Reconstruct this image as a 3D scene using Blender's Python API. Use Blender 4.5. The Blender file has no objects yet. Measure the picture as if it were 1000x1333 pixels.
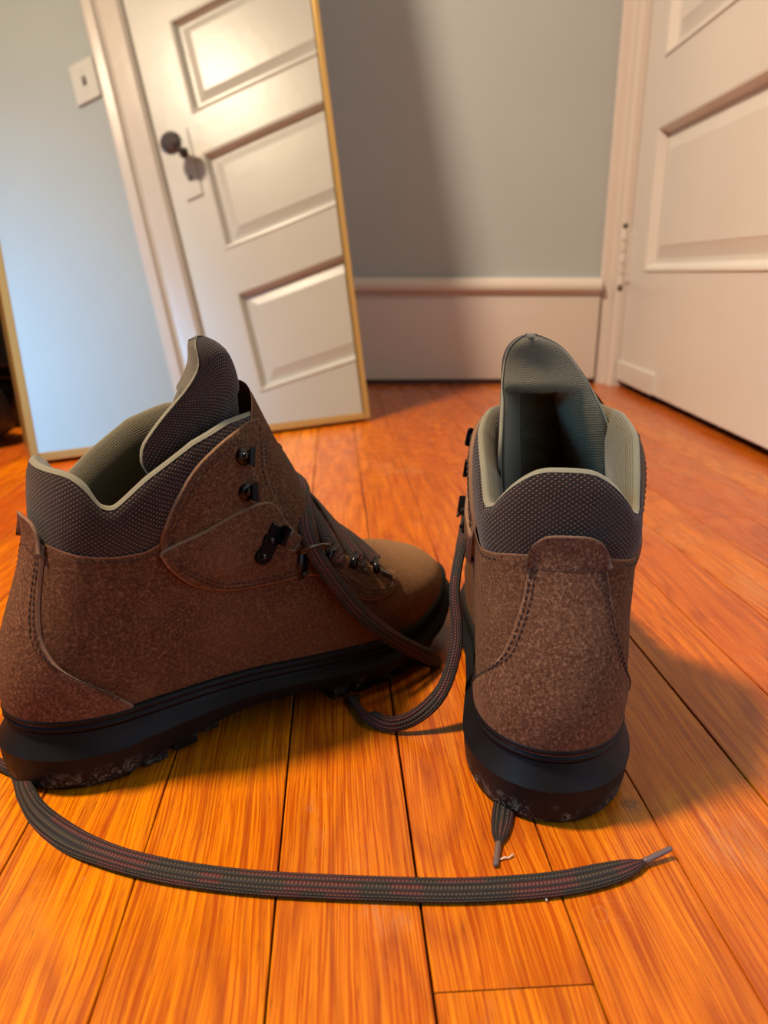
import bpy, bmesh, math, random
import numpy as np
from mathutils import Vector, Matrix
from mathutils.bvhtree import BVHTree
from mathutils.geometry import delaunay_2d_cdt
random.seed(7)
SC = bpy.context.scene
COL = SC.collection

# ------------------------------------------------------------------ camera
p_, r_, y_ = (math.radians(a) for a in (17.3, 0.19, -3.74))
Fw = Vector((-math.sin(y_)*math.cos(p_), math.cos(y_)*math.cos(p_), -math.sin(p_)))
R0 = Vector((math.cos(y_), math.sin(y_), 0)); U0 = R0.cross(Fw)
Rt = math.cos(r_)*R0 + math.sin(r_)*U0; Up = -math.sin(r_)*R0 + math.cos(r_)*U0
cd = bpy.data.cameras.new('camera'); cam = bpy.data.objects.new('camera', cd); COL.objects.link(cam)
cam.matrix_world = Matrix(((Rt.x, Up.x, -Fw.x, 0), (Rt.y, Up.y, -Fw.y, 0), (Rt.z, Up.z, -Fw.z, .235), (0, 0, 0, 1)))
cd.sensor_fit = 'VERTICAL'; cd.sensor_height = 36; cd.lens = 36*1000/1333; cd.clip_start = .01
cd.dof.use_dof = True; cd.dof.focus_distance = .37; cd.dof.aperture_fstop = 9.5
SC.camera = cam

# ------------------------------------------------------------------ world, lights, exposure
W = bpy.data.worlds.new('world'); SC.world = W; W.use_nodes = True
W.node_tree.nodes['Background'].inputs[0].default_value = (.55, .72, 1, 1)
W.node_tree.nodes['Background'].inputs[1].default_value = .6
def light(name, kind, loc, energy, color, size=.2, aim=None, size_y=None):
    d = bpy.data.lights.new(name, kind); d.energy = energy; d.color = color
    if kind == 'AREA':
        d.size = size
        if size_y: d.shape = 'RECTANGLE'; d.size_y = size_y
    else: d.shadow_soft_size = size
    o = bpy.data.objects.new(name, d); COL.objects.link(o); o.location = loc
    if aim: o.rotation_euler = (Vector(aim)-Vector(loc)).to_track_quat('-Z', 'Y').to_euler()
    return o
light('shaded_lamp_light', 'AREA', (-1.0, .42, 2.08), 80, (1, .80, .58), .30, (-1.0, .42, 0)).data.shape = 'DISK'
light('overhead_fill_light', 'POINT', (.25, .85, 2.40), 13, (1, .82, .60), .16)  # added overhead fill for toe and vamp, no fixture there
wd = light('window_daylight', 'AREA', (-1.90, -.75, 1.20), 7, (.17, .53, .95), .5, (.52, -.06, .46), .7); wd.data.spread = math.radians(34)
SC.view_settings.view_transform = 'Standard'; SC.view_settings.look = 'None'
SC.view_settings.exposure = 0.0; SC.view_settings.gamma = 1; SC.view_settings.use_curve_mapping = False
SC.cycles.max_bounces = 8; SC.cycles.diffuse_bounces = 1; SC.cycles.use_denoising = True

# ------------------------------------------------------------------ material helpers
def srgb(r, g, b):
    f = lambda c: (c/255/12.92) if c/255 <= .04045 else ((c/255+.055)/1.055)**2.4
    return (f(r), f(g), f(b), 1)
class MT:
    def __init__(s, name, **kw):
        s.m = bpy.data.materials.new(name); s.m.use_nodes = True; s.n = s.m.node_tree.nodes; s.l = s.m.node_tree.links
        s.b = s.n['Principled BSDF']
        for k, v in kw.items(): s.set(k, v)
    def set(s, k, v):
        i = s.b.inputs[k.replace('_', ' ')] if k.replace('_', ' ') in s.b.inputs else s.b.inputs[k]
        s.put(i, v)
    def put(s, i, v):
        if hasattr(v, 'is_output'): s.l.new(v, i)
        else: i.default_value = v
    def node(s, t, ins=None, **at):
        n = s.n.new(t)
        for k, v in at.items(): setattr(n, k, v)
        for k, v in (ins or {}).items(): s.put(n.inputs[k], v)
        return n
    def math(s, op, a, b=None, c=None, clamp=False):
        n = s.n.new('ShaderNodeMath'); n.operation = op; n.use_clamp = clamp
        s.put(n.inputs[0], a)
        if b is not None: s.put(n.inputs[1], b)
        if c is not None: s.put(n.inputs[2], c)
        return n.outputs[0]
    def vmath(s, op, a, b):
        n = s.n.new('ShaderNodeVectorMath'); n.operation = op; s.put(n.inputs[0], a); s.put(n.inputs[1], b); return n.outputs[0]
    def noise(s, scale, vec=None, detail=3, rough=.5, dist=0):
        n = s.node('ShaderNodeTexNoise', {'Scale': scale, 'Detail': detail, 'Roughness': rough, 'Distortion': dist})
        if vec is not None: s.l.new(vec, n.inputs['Vector'])
        return n.outputs['Fac']
    def ramp(s, fac, stops):
        n = s.node('ShaderNodeValToRGB'); s.put(n.inputs[0], fac); e = n.color_ramp.elements
        while len(e) < len(stops): e.new(.5)
        for q, (pos, col) in zip(e, stops): q.position = pos; q.color = col if len(col) == 4 else (*col, 1)
        return n.outputs[0]
    def fr(s, fac, a, b, c=0., d=1.):
        n = s.node('ShaderNodeMapRange', {'From Min': a, 'From Max': b, 'To Min': c, 'To Max': d}); s.put(n.inputs[0], fac); return n.outputs[0]
    def mix(s, fac, a, b, mode='MIX'):
        n = s.n.new('ShaderNodeMix'); n.data_type = 'RGBA'; n.blend_type = mode
        s.put(n.inputs['Factor'], fac); s.put(n.inputs[6], a); s.put(n.inputs[7], b); return n.outputs[2]
    def bump(s, h, strength, dist, prev=None):
        n = s.node('ShaderNodeBump', {'Strength': strength, 'Distance': dist}); s.put(n.inputs['Height'], h)
        if prev is not None: s.l.new(prev, n.inputs['Normal'])
        return n.outputs[0]
    def obj(s): return s.node('ShaderNodeTexCoord').outputs['Object']
    def uv(s): return s.node('ShaderNodeTexCoord').outputs['UV']
    def pos(s): return s.node('ShaderNodeNewGeometry').outputs['Position']
    def sep(s, v):
        n = s.node('ShaderNodeSeparateXYZ'); s.l.new(v, n.inputs[0]); return n.outputs
    def comb(s, x, y, z):
        n = s.node('ShaderNodeCombineXYZ'); s.put(n.inputs[0], x); s.put(n.inputs[1], y); s.put(n.inputs[2], z); return n.outputs[0]

def mat_paint(name, col, rough, bumpk=.15, scale=30):
    t = MT(name, Base_Color=col, Roughness=rough)
    o = t.pos()
    t.set('Normal', t.bump(t.noise(scale, o, 4), bumpk, .002))
    t.set('Base_Color', t.mix(t.fr(t.noise(3, o, 4), .35, .7), col, tuple(c*.94 for c in col[:3])+(1,)))
    return t.m
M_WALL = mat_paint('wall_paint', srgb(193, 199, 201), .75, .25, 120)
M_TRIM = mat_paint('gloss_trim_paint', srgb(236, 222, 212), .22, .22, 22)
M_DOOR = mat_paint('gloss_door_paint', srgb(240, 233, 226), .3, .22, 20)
M_FARWALL = mat_paint('low_bounce_unseen_wall', srgb(104, 104, 104), .8)  # for the unseen walls, darkened to cut the light they bounce
M_CEIL = mat_paint('ceiling_paint', srgb(180, 178, 172), .8)
M_PLATE = mat_paint('switch_plastic', srgb(232, 228, 222), .3, .02)
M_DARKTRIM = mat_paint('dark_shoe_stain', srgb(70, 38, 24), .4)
M_IRON = MT('aged_metal', Base_Color=srgb(92, 84, 78), Metallic=.8, Roughness=.3).m
M_GLASSKNOB = MT('knob_glass', Base_Color=srgb(120, 112, 118), Metallic=.4, Roughness=.08).m

def mat_wood():
    t = MT('oak_floor_varnish', Roughness=.2, Specular_IOR_Level=.45)
    pos = t.pos(); rnd = t.node('ShaderNodeObjectInfo').outputs['Random']
    off = t.vmath('ADD', pos, t.comb(t.math('MULTIPLY', rnd, 7.3), t.math('MULTIPLY', rnd, 31.7), 0.0))
    warp = t.noise(3.2, t.vmath('MULTIPLY', off, (3.0, .8, 1)), 3, .5)
    # flat-sawn cathedral figure: contour lines of a stretched noise
    cath = t.noise(1.0, t.vmath('MULTIPLY', off, (16, 1.9, 1)), 2, .45)
    rings = t.math('FRACT', t.math('MULTIPLY', t.math('ADD', cath, t.math('MULTIPLY', rnd, .3)), 15.0))
    rings = t.math('ABSOLUTE', t.math('SUBTRACT', rings, .5))
    ringl = t.fr(rings, .0, .32, 1., 0.)
    fine = t.noise(1.0, t.vmath('MULTIPLY', t.vmath('ADD', off, t.comb(t.math('MULTIPLY', warp, .03), 0., 0.)), (980, 11, 1)), 3, .65)
    mid = t.noise(1.0, t.vmath('MULTIPLY', off, (250, 3.4, 1)), 3, .6)
    pores = t.noise(1.0, t.vmath('MULTIPLY', off, (1100, 60, 1)), 2, .6)
    broad = t.noise(1.0, t.vmath('MULTIPLY', off, (9, 2.0, 1)), 3, .5)
    oc = t.sep(t.node('ShaderNodeObjectInfo').outputs['Color'])
    base = t.mix(t.fr(broad, .3, .7), srgb(252, 152, 0), srgb(236, 130, 0))
    base = t.mix(oc[0], base, srgb(206, 98, 22)); base = t.mix(t.math('MULTIPLY', oc[1], .22), base, srgb(186, 84, 28))
    c = t.mix(t.fr(fine, .45, .6, 0, .85), base, srgb(172, 62, 2))
    c = t.mix(t.fr(mid, .5, .72, 0, .5), c, srgb(184, 76, 12))
    c = t.mix(t.math('MULTIPLY', ringl, t.fr(mid, .3, .6, .12, .6)), c, srgb(150, 58, 18))
    c = t.mix(t.fr(pores, .6, .72, 0, .6), c, srgb(112, 44, 14))
    c = t.mix(t.fr(fine, .43, .3, 0, .35), c, srgb(255, 158, 16))
    # worn, greyed patches and dark stains of the old finish
    wear = t.math('MULTIPLY', t.fr(t.noise(11, t.vmath('MULTIPLY', pos, (1, .55, 1)), 5, .65), .56, .7), t.fr(pores, .4, .55))
    c = t.mix(t.math('MULTIPLY', wear, .42), c, srgb(196, 150, 112))
    # fine random scratches
    scr = t.node('ShaderNodeTexVoronoi', {'Scale': 26.0}, feature='DISTANCE_TO_EDGE')
    t.l.new(t.vmath('ADD', pos, t.comb(t.noise(9, pos, 2), t.noise(12, pos, 2), 0.)), scr.inputs['Vector'])
    sl = t.math('MULTIPLY', t.fr(scr.outputs['Distance'], 0, .012, 1, 0), t.fr(t.noise(14, pos, 2), .56, .66))
    c = t.mix(t.math('MULTIPLY', sl, .18), c, srgb(214, 160, 110))
    d = t.node('ShaderNodeVectorMath', operation='DISTANCE'); t.l.new(pos, d.inputs[0]); d.inputs[1].default_value = (.1345, .2915, 0)
    knot = t.math('MULTIPLY', t.fr(t.math('ADD', d.outputs['Value'], t.math('MULTIPLY', t.noise(160, pos, 4, .7), .008)), .0065, .0105, 1, 0), t.fr(t.noise(420, pos, 3, .7), .3, .6, .3, 1))
    c = t.mix(t.math('MULTIPLY', knot, .75), c, srgb(74, 54, 40))
    t.set('Base_Color', c)
    t.set('Roughness', t.math('ADD', t.fr(t.noise(40, pos, 4), .3, .7, .2, .32), t.math('MULTIPLY', wear, .15)))
    t.set('Coat_Weight', .0); t.set('Coat_Roughness', .12)
    b = t.bump(fine, .18, .0004)
    t.set('Normal', t.bump(t.noise(8, pos, 3), .12, .002, b))
    return t.m
M_WOOD = mat_wood()
M_SUB = MT('dark_gap', Base_Color=srgb(34, 18, 12), Roughness=.9).m

def mat_suede(name, c0, c1, c2, edge):
    t = MT(name, Roughness=.95)
    o = t.obj()
    n1 = t.noise(2100, o, 3, .8); n2 = t.noise(640, o, 4, .8); n3 = t.noise(38, o, 4, .6); n4 = t.noise(9, o, 3)
    c = t.mix(t.fr(n1, .38, .62), c0, c1)
    c = t.mix(t.fr(n2, .52, .64, 0, .8), c, c2); c = t.mix(t.fr(n2, .47, .36, 0, .7), c, tuple(q*.45 for q in c0[:3])+(1,))
    c = t.mix(t.fr(n3, .5, .75, 0, .5), c, c1)
    c = t.mix(t.fr(n4, .5, .72, 0, .3), c, c2)
    v = t.node('ShaderNodeTexVoronoi', {'Scale': 60.0}, feature='DISTANCE_TO_EDGE')
    t.l.new(t.vmath('ADD', o, t.comb(t.math('MULTIPLY', t.noise(30, o, 2), .12), t.math('MULTIPLY', t.noise(24, o, 2), .1), 0.)), v.inputs['Vector'])
    sc = t.math('MULTIPLY', t.fr(v.outputs['Distance'], 0, .022, 1, 0), t.fr(t.noise(34, o, 2), .58, .66))
    c = t.mix(t.math('MULTIPLY', sc, .5), c, c2)
    e = t.node('ShaderNodeAttribute', attribute_name='edge').outputs['Fac']
    c = t.mix(t.math('MULTIPLY', e, .75), c, edge)
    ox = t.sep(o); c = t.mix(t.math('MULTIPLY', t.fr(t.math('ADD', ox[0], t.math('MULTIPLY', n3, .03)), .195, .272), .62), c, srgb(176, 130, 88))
    t.set('Base_Color', c)
    t.set('Sheen_Weight', .12); t.set('Sheen_Roughness', .5); t.set('Sheen_Tint', srgb(190, 150, 115)); t.set('Specular_IOR_Level', .15)
    b = t.bump(n3, .25, .002); b = t.bump(n2, .8, .0007, b)
    t.set('Normal', t.bump(n1, .9, .0004, b))
    return t.m
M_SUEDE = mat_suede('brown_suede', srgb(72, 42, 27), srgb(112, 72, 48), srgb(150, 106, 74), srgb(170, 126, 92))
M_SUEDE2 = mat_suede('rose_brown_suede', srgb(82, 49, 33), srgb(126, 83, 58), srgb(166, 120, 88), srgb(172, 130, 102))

def mat_mesh():                                   # woven nylon: staggered raised lozenges in uv metres
    t = MT('brown_woven_mesh', Roughness=.8, Specular_IOR_Level=.2)
    u, v, _ = t.sep(t.uv())
    a = t.math('MULTIPLY', u, 2*math.pi/.0030); b = t.math('MULTIPLY', v, 2*math.pi/.0021)
    k = t.math('MULTIPLY', t.math('SINE', a), t.math('SINE', b))
    k2 = t.math('MULTIPLY', t.math('COSINE', a), t.math('COSINE', b))
    h = t.fr(t.math('ABSOLUTE', t.math('ADD', k, k2)), 0, .95)
    h = t.fr(k, .0, .9)
    c = t.mix(t.fr(h, .25, .8), srgb(30, 18, 13), srgb(118, 78, 48))
    c = t.mix(t.fr(t.noise(60, t.obj(), 3), .35, .7, 0, .5), c, srgb(60, 40, 34))
    t.set('Base_Color', c); t.set('Normal', t.bump(h, 1.0, .0007)); t.set('Sheen_Weight', .2)
    return t.m
M_MESH = mat_mesh()
def mat_lining():
    t = MT('olive_grey_lining', Roughness=.85)
    u, v, _ = t.sep(t.uv()); o = t.obj()
    w = t.math('SINE', t.math('ADD', t.math('MULTIPLY', v, 2*math.pi/.0013), t.math('MULTIPLY', t.noise(160, o, 2), 7.0)))
    h = t.math('ADD', t.math('MULTIPLY', w, .22), t.noise(1300, o, 3, .7))
    c = t.mix(t.fr(h, .15, .85), srgb(64, 56, 38), srgb(116, 102, 72))
    e = t.node('ShaderNodeAttribute', attribute_name='edge').outputs['Fac']
    c = t.mix(t.math('MULTIPLY', e, .8), c, srgb(146, 134, 104))
    t.set('Base_Color', c); t.set('Sheen_Weight', .25)
    t.set('Normal', t.bump(h, .5, .0004)); return t.m
M_LIN = mat_lining()
def mat_rubber():
    t = MT('black_rubber', Roughness=.55); o = t.obj(); z = t.sep(o)[2]
    s = t.math('MULTIPLY', t.fr(t.noise(230, o, 5, .8, 1.5), .5, .6), t.fr(t.noise(60, o, 2), .42, .52))
    s = t.math('MULTIPLY', s, t.fr(z, .013, .006))
    c = t.mix(t.math('MULTIPLY', s, .6), srgb(20, 17, 16), srgb(150, 140, 128))
    t.set('Base_Color', c); t.set('Roughness', t.fr(t.noise(70, o, 4), .3, .7, .48, .62)); t.set('Specular_IOR_Level', .2)
    t.set('Normal', t.bump(t.noise(300, o, 3), .15, .0004)); return t.m
M_RUB = mat_rubber()
def mat_lace():
    t = MT('braided_lace', Roughness=.7)
    u, v, _ = t.sep(t.uv())
    a = t.math('MULTIPLY', u, math.pi*14); 
    rib = t.math('ABSOLUTE', t.math('SINE', a))
    bead = t.math('ABSOLUTE', t.math('SINE', t.math('ADD', t.math('MULTIPLY', v, math.pi/.0016), t.math('MULTIPLY', t.math('FLOOR', t.math('MULTIPLY', u, 14)), 1.57))))
    h = t.math('MULTIPLY', rib, t.math('ADD', .45, t.math('MULTIPLY', bead, .55)))
    cell = t.noise(1.0, t.comb(t.math('MULTIPLY', t.math('FLOOR', t.math('MULTIPLY', u, 7)), 3.7), t.math('MULTIPLY', v, 42), 0.), 1)
    c = t.mix(t.fr(cell, .50, .56), srgb(42, 30, 19), srgb(84, 24, 22))
    c = t.mix(t.fr(h, .25, .6), srgb(20, 13, 10), c)
    c = t.mix(t.fr(t.math('MULTIPLY', bead, rib), .8, .97, 0, .55), c, srgb(128, 104, 70))
    t.set('Base_Color', c); t.set('Normal', t.bump(h, 1., .0006)); return t.m
M_LACE = mat_lace()
M_THREAD = MT('brown_thread', Base_Color=srgb(58, 36, 28), Roughness=.8).m
M_HW = MT('black_enamel_hardware', Base_Color=srgb(16, 15, 16), Roughness=.22, Metallic=.3).m
M_AGLET = MT('clear_brown_aglet', Base_Color=srgb(112, 88, 78), Roughness=.2).m
M_BRASS = MT('brushed_brass', Base_Color=srgb(206, 170, 104), Metallic=.75, Roughness=.34).m
M_MIRROR = MT('silvered_glass', Base_Color=(.64, .67, .66, 1), Metallic=1.0, Roughness=.0).m
M_CAB = mat_paint('black_brown_lacquer', srgb(26, 18, 16), .35)
M_BAG = MT('black_nylon', Base_Color=srgb(14, 14, 17), Roughness=.5).m

# ------------------------------------------------------------------ object helpers
def link(o, parent=None, kind=None, label=None, cat=None, group=None):
    COL.objects.link(o)
    if parent is not None: o.parent = parent
    for k, v in (('kind', kind), ('label', label), ('category', cat), ('group', group)):
        if v: o[k] = v
    return o
def empty(name, loc=(0, 0, 0), rz=0, **kw):
    o = bpy.data.objects.new(name, None); o.location = loc; o.rotation_euler = (0, 0, rz); o.empty_display_size = .05
    return link(o, **kw)
def mesh(name, V, F, mat, parent=None, smooth=True, uv=None, edge=None, **kw):
    me = bpy.data.meshes.new(name); me.from_pydata([tuple(map(float, v)) for v in V], [], [tuple(f) for f in F]); me.update()
    if smooth: me.polygons.foreach_set('use_smooth', [True]*len(me.polygons))
    if uv is not None:
        L = me.uv_layers.new(name='UVMap'); li = np.zeros(len(me.loops), int); me.loops.foreach_get('vertex_index', li)
        L.data.foreach_set('uv', np.asarray(uv, float)[li].ravel())
    if edge is not None:
        a = me.attributes.new('edge', 'FLOAT', 'POINT'); a.data.foreach_set('value', np.asarray(edge, float))
    me.materials.append(mat)
    return link(bpy.data.objects.new(name, me), parent, **kw)
def sharp(o, a): o.data.set_sharp_from_angle(angle=math.radians(a)); return o
def gfaces(n, m, close=False, off=0, flip=False):
    F = []
    for i in range(n-1):
        for j in range(m if close else m-1):
            k = (j+1) % m; f = (off+i*m+j, off+i*m+k, off+(i+1)*m+k, off+(i+1)*m+j)
            F.append(f[::-1] if flip else f)
    return F
class Acc:                                        # accumulates primitives into one mesh
    def __init__(s): s.V = []; s.F = []; s.E = []
    def add(s, V, F, e=None):
        o = len(s.V); s.V += [tuple(v) for v in V]; s.F += [tuple(i+o for i in f) for f in F]; s.E += list(e) if e is not None else [0]*len(V)
    def box(s, lo, hi, M=None, bev=0):
        x0, y0, z0 = lo; x1, y1, z1 = hi
        if bev:
            V = []; 
            for z, b in ((z0, bev), (z0+bev, 0), (z1-bev, 0), (z1, bev)):
                q = b
                V += [(x0+q+bev*0, y0+q, z), (x1-q, y0+q, z), (x1-q, y1-q, z), (x0+q, y1-q, z)]
            F = gfaces(4, 4, True) + [(3, 2, 1, 0), (12, 13, 14, 15)]
        else:
            V = [(x, y, z) for z in (z0, z1) for x, y in ((x0, y0), (x1, y0), (x1, y1), (x0, y1))]
            F = [(3, 2, 1, 0), (4, 5, 6, 7), (0, 1, 5, 4), (1, 2, 6, 5), (2, 3, 7, 6), (3, 0, 4, 7)]
        if M is not None: V = [tuple(M @ Vector(v)) for v in V]
        s.add(V, F)
    def tube(s, pts, rad, n=10, cap=True):
        pts = [Vector(p) for p in pts]; N = len(pts); V = []
        rads = rad if hasattr(rad, '__len__') else [rad]*N
        t0 = (pts[1]-pts[0]).normalized(); a = t0.orthogonal().normalized()
        for i, p in enumerate(pts):
            t = (pts[min(i+1, N-1)]-pts[max(i-1, 0)]).normalized(); a = (a-t*a.dot(t)).normalized(); b = t.cross(a)
            V += [p+rads[i]*(math.cos(2*math.pi*k/n)*a+math.sin(2*math.pi*k/n)*b) for k in range(n)]
        F = gfaces(N, n, True)
        if cap: F += [tuple(range(n))[::-1], tuple((N-1)*n+k for k in range(n))]
        s.add(V, F)
    def ellipsoid(s, c, r, M=None, n=12, m=8):
        V = []
        for i in range(m+1):
            th = math.pi*i/m
            for k in range(n):
                v = Vector((r[0]*math.sin(th)*math.cos(2*math.pi*k/n), r[1]*math.sin(th)*math.sin(2*math.pi*k/n), r[2]*math.cos(th)))
                if M is not None: v = M @ v
                V.append(v+Vector(c))
        s.add(V, gfaces(m+1, n, True, flip=True))
    def build(s, name, mat, parent=None, smooth=False, **kw): return mesh(name, s.V, s.F, mat, parent, smooth, edge=s.E, **kw)
def sm(a, b, x): t = min(1, max(0, (x-a)/(b-a))); return t*t*(3-2*t)
def catmull(P, k=8, closed=False):
    P = [np.array(p, float) for p in P]; n = len(P); out = []
    for i in range(n if closed else n-1):
        p0, p1, p2, p3 = (P[(i-1) % n], P[i % n], P[(i+1) % n], P[(i+2) % n]) if closed else (P[max(i-1, 0)], P[i], P[i+1], P[min(i+2, n-1)])
        for j in range(k):
            t = j/k; out.append(.5*((2*p1)+(-p0+p2)*t+(2*p0-5*p1+4*p2-p3)*t*t+(-p0+3*p1-3*p2+p3)*t**3))
    if not closed: out.append(P[-1])
    return out
def resample(P, step, closed=False):
    P = [np.array(p, float) for p in P]
    if closed: P = P+[P[0]]
    d = [0]
    for a, b in zip(P, P[1:]): d.append(d[-1]+float(np.linalg.norm(b-a)))
    n = max(2, int(round(d[-1]/step))); s = np.linspace(0, d[-1], n+1)
    A = np.array(P); out = np.stack([np.interp(s, d, A[:, k]) for k in range(A.shape[1])], 1)
    return out[:-1] if closed else out

# ------------------------------------------------------------------ floor
BY0, BY1, BW = -.62, 1.735, .0558
edges_near = {-2: -.1395, -1: -.0837, 0: -.0263, 1: .0305, 2: .0868, 3: .1410, 4: .1975, 5: .2505, 6: .3055}
floor = empty('floor', kind='structure')
a = Acc(); a.box((-1.70, BY0, -.03), (1.02, BY1+.02, -.0095)); a.build('subfloor', M_SUB, floor)
def bx(i):
    if i in edges_near: return edges_near[i]
    return edges_near[6]+(i-6)*BW if i > 6 else edges_near[-2]+(i+2)*BW
for i in range(-28, 18):
    x0, x1 = bx(i), bx(i+1); rr = random.Random(i*17+3)
    cuts = [BY0]
    y = BY0+rr.uniform(.15, .7)
    fixed = {1: [.2003, 1.19], 0: [1.36], -1: [-.3, .93], 2: [-.25, 1.48], 3: [.95], 4: [-.1, 1.25], 5: [.80], -2: [.05, 1.1]}
    if i in fixed: cuts += fixed[i]
    else:
        while y < BY1-.15: cuts.append(y); y += rr.uniform(.55, 1.15)
    cuts.append(BY1)
    for y0, y1 in zip(cuts, cuts[1:]):
        g = {0: .0006, 1: .00045, -1: .0003, 2: .0003, 3: .00022, 4: .0006}.get(i, .00035); b = .0003; zt = rr.uniform(-.00025, 0)
        V = []; yy = np.linspace(y0+g*.6, y1-g*.6, 2)
        prof = [(x0+g, -.009), (x0+g, zt-b*1.3), (x0+g+b*1.4, zt), (x1-g-b*1.4, zt), (x1-g, zt-b*1.3), (x1-g, -.009)]
        for yv in yy: V += [(px, yv, pz) for px, pz in prof]
        F = gfaces(2, 6, True)+[tuple(range(6))[::-1], tuple(range(6, 12))]
        F = [f[::-1] for f in F]
        fb = mesh('floor_board', V, F, M_WOOD, floor, smooth=False); k = rr.random()
        tn = {-3: 0, -2: 0, -1: .1, 0: .38, 1: .5, 2: .5, 3: .62, 4: .72, 5: .9, 6: .5, 7: 1}.get(i, k)
        fb.color = (tn, .5+.5*math.sin(i*2.1+len(cuts)+y0*3), 0, 1)

# ------------------------------------------------------------------ walls
DA = Vector((.622, 1.68, 0)); DB = Vector((.568, .95, 0)); dh = (DB-DA).normalized(); dn = Vector((dh.y, -dh.x, 0))
DM = Matrix(((dh.x, dn.x, 0, DA.x), (dh.y, dn.y, 0, DA.y), (0, 0, 1, 0), (0, 0, 0, 1)))   # (s, out, z) -> world
def struct(name, lo, hi, mat, M=None, **kw):
    a = Acc(); a.box(lo, hi, M); return a.build(name, mat, kind='structure', **kw)
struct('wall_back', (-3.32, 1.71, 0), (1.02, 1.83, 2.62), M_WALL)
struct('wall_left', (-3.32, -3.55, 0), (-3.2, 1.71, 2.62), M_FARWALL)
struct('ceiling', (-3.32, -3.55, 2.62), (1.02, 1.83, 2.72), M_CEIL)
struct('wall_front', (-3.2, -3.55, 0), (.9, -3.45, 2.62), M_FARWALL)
a = Acc(); a.box((-3.2, -3.45, -.03), (.9, BY0-.001, -.0003)); a.box((-3.2, BY0-.001, -.03), (-1.705, 1.71, -.0003)); a.build('floor_rear', M_WOOD, kind='structure')
a = Acc()
a.box((1.0, -.12, 0), (5.12, -.001, 2.62), DM); a.box((.0, -.12, 2.045), (1.0, -.001, 2.62), DM)
a.box((-.028, -.12, 0), (.0, -.006, 2.62), DM)
a.build('wall_right', M_WALL, kind='structure')
struct('wall_hall', (.9, .2, 0), (1.0, 1.71, 2.45), M_SUB)
# casing (jamb side, latch side, head)
cas = empty('trim_1', kind='structure')
def extr(prof, z0, z1, flip=False, axis='z'):     # prof: list of (s, out)
    n = len(prof)
    if axis == 'z': V = [(s, o, z) for z in (z0, z1) for s, o in prof]
    else: V = [(t, o, s) for t in (z0, z1) for s, o in prof]
    return [tuple(DM @ Vector(v)) for v in V], gfaces(2, n, True)+[tuple(range(n))[::-1], tuple(range(n, 2*n))]
a = Acc(); a.add(*extr([(-.030, -.02), (-.030, .042), (-.022, .044), (-.014, .040), (-.012, .026), (-.004, .022), (.016, .020), (.024, .014), (.026, -.02)], 0, 2.12)); a.build('casing_board', M_TRIM, cas)
a = Acc(); a.add(*extr([(.9905, -.02), (.9895, .010), (.998, .020), (1.05, .021), (1.058, .026), (1.062, .034), (1.085, .036), (1.094, .030), (1.095, -.02)], 0, 2.12)); a.build('casing_board', M_TRIM, cas)
a = Acc(); a.add(*extr([(2.032, -.02), (2.032, .014), (2.04, .02), (2.09, .021), (2.10, .034), (2.12, .034), (2.12, -.02)], .026, .990, axis='s')); a.build('casing_board', M_TRIM, cas)
# baseboards
def baseboard(name, prof_axis, a0, a1):
    prof = [(0, .012), (.019, .012), (.0195, .150), (.019, .184), (.016, .188), (.0175, .192), (.024, .196), (.028, .202), (.0285, .210), (.025, .218), (.016, .225), (.004, .227), (0, .227)]
    n = len(prof)
    if prof_axis == 'back': V = [(x, 1.7095-o, z) for x in (a0, a1) for o, z in prof]
    elif prof_axis == 'left': V = [(-3.1995+o, y, z) for y in (a0, a1) for o, z in prof]
    else: V = [tuple(DM @ Vector((s, o, z))) for s in (a0, a1) for o, z in prof]
    return mesh(name, V, gfaces(2, n, True)+[tuple(range(n))[::-1], tuple(range(n, 2*n))], M_TRIM, smooth=False, kind='structure')
baseboard('baseboard_back', 'back', -3.17, .578); baseboard('baseboard_left', 'left', -3.4, 1.70); baseboard('baseboard_right', 'right', 1.096, 5.0)
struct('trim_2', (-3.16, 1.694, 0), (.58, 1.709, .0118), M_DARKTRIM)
# door with five panels
door = empty('door_1', kind='structure')
def dbox(name, s0, s1, z0, z1, o0=-.035, o1=0, mat=M_DOOR, bev=.0015):
    a = Acc(); a.box((s0, o0, z0), (s1, o1, z1), DM, bev); return a.build(name, mat, door)
SL, SR = .137, .875
dbox('stile', .028, SL, .014, 2.03); dbox('stile', SR, .9885, .014, 2.03)
pz = [(.238, .498), (.611, .866), (.972, 1.222), (1.332, 1.58), (1.69, 1.93)]
rz_ = [.014]+[v for p in pz for v in p]+[2.03]
for k in range(0, len(rz_), 2): dbox('rail', SL, SR, rz_[k], rz_[k+1])
for z0, z1 in pz:
    def ring(i, o): return [tuple(DM @ Vector(v)) for v in ((SL+i, o, z0+i), (SR-i, o, z0+i), (SR-i, o, z1-i), (SL+i, o, z1-i))]
    V = ring(-.001, .0)+ring(.002, .0025)+ring(.007, .0015)+ring(.013, -.009)+ring(.016, -.012)+ring(.0162, -.016)
    mesh('panel_molding', V, gfaces(6, 4, True, flip=True), M_DOOR, door, smooth=False)
    V = ring(.0, -.0145)+ring(.024, -.0145)+ring(.045, -.0085)+ring(.047, -.0075)
    mesh('panel', V, gfaces(4, 4, True, flip=True)+[(15, 14, 13, 12)], M_DOOR, door, smooth=False)
dbox('repair_strip', .030, .262, .0145, .056, -.001, .006, M_DOOR, .002)
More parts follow.
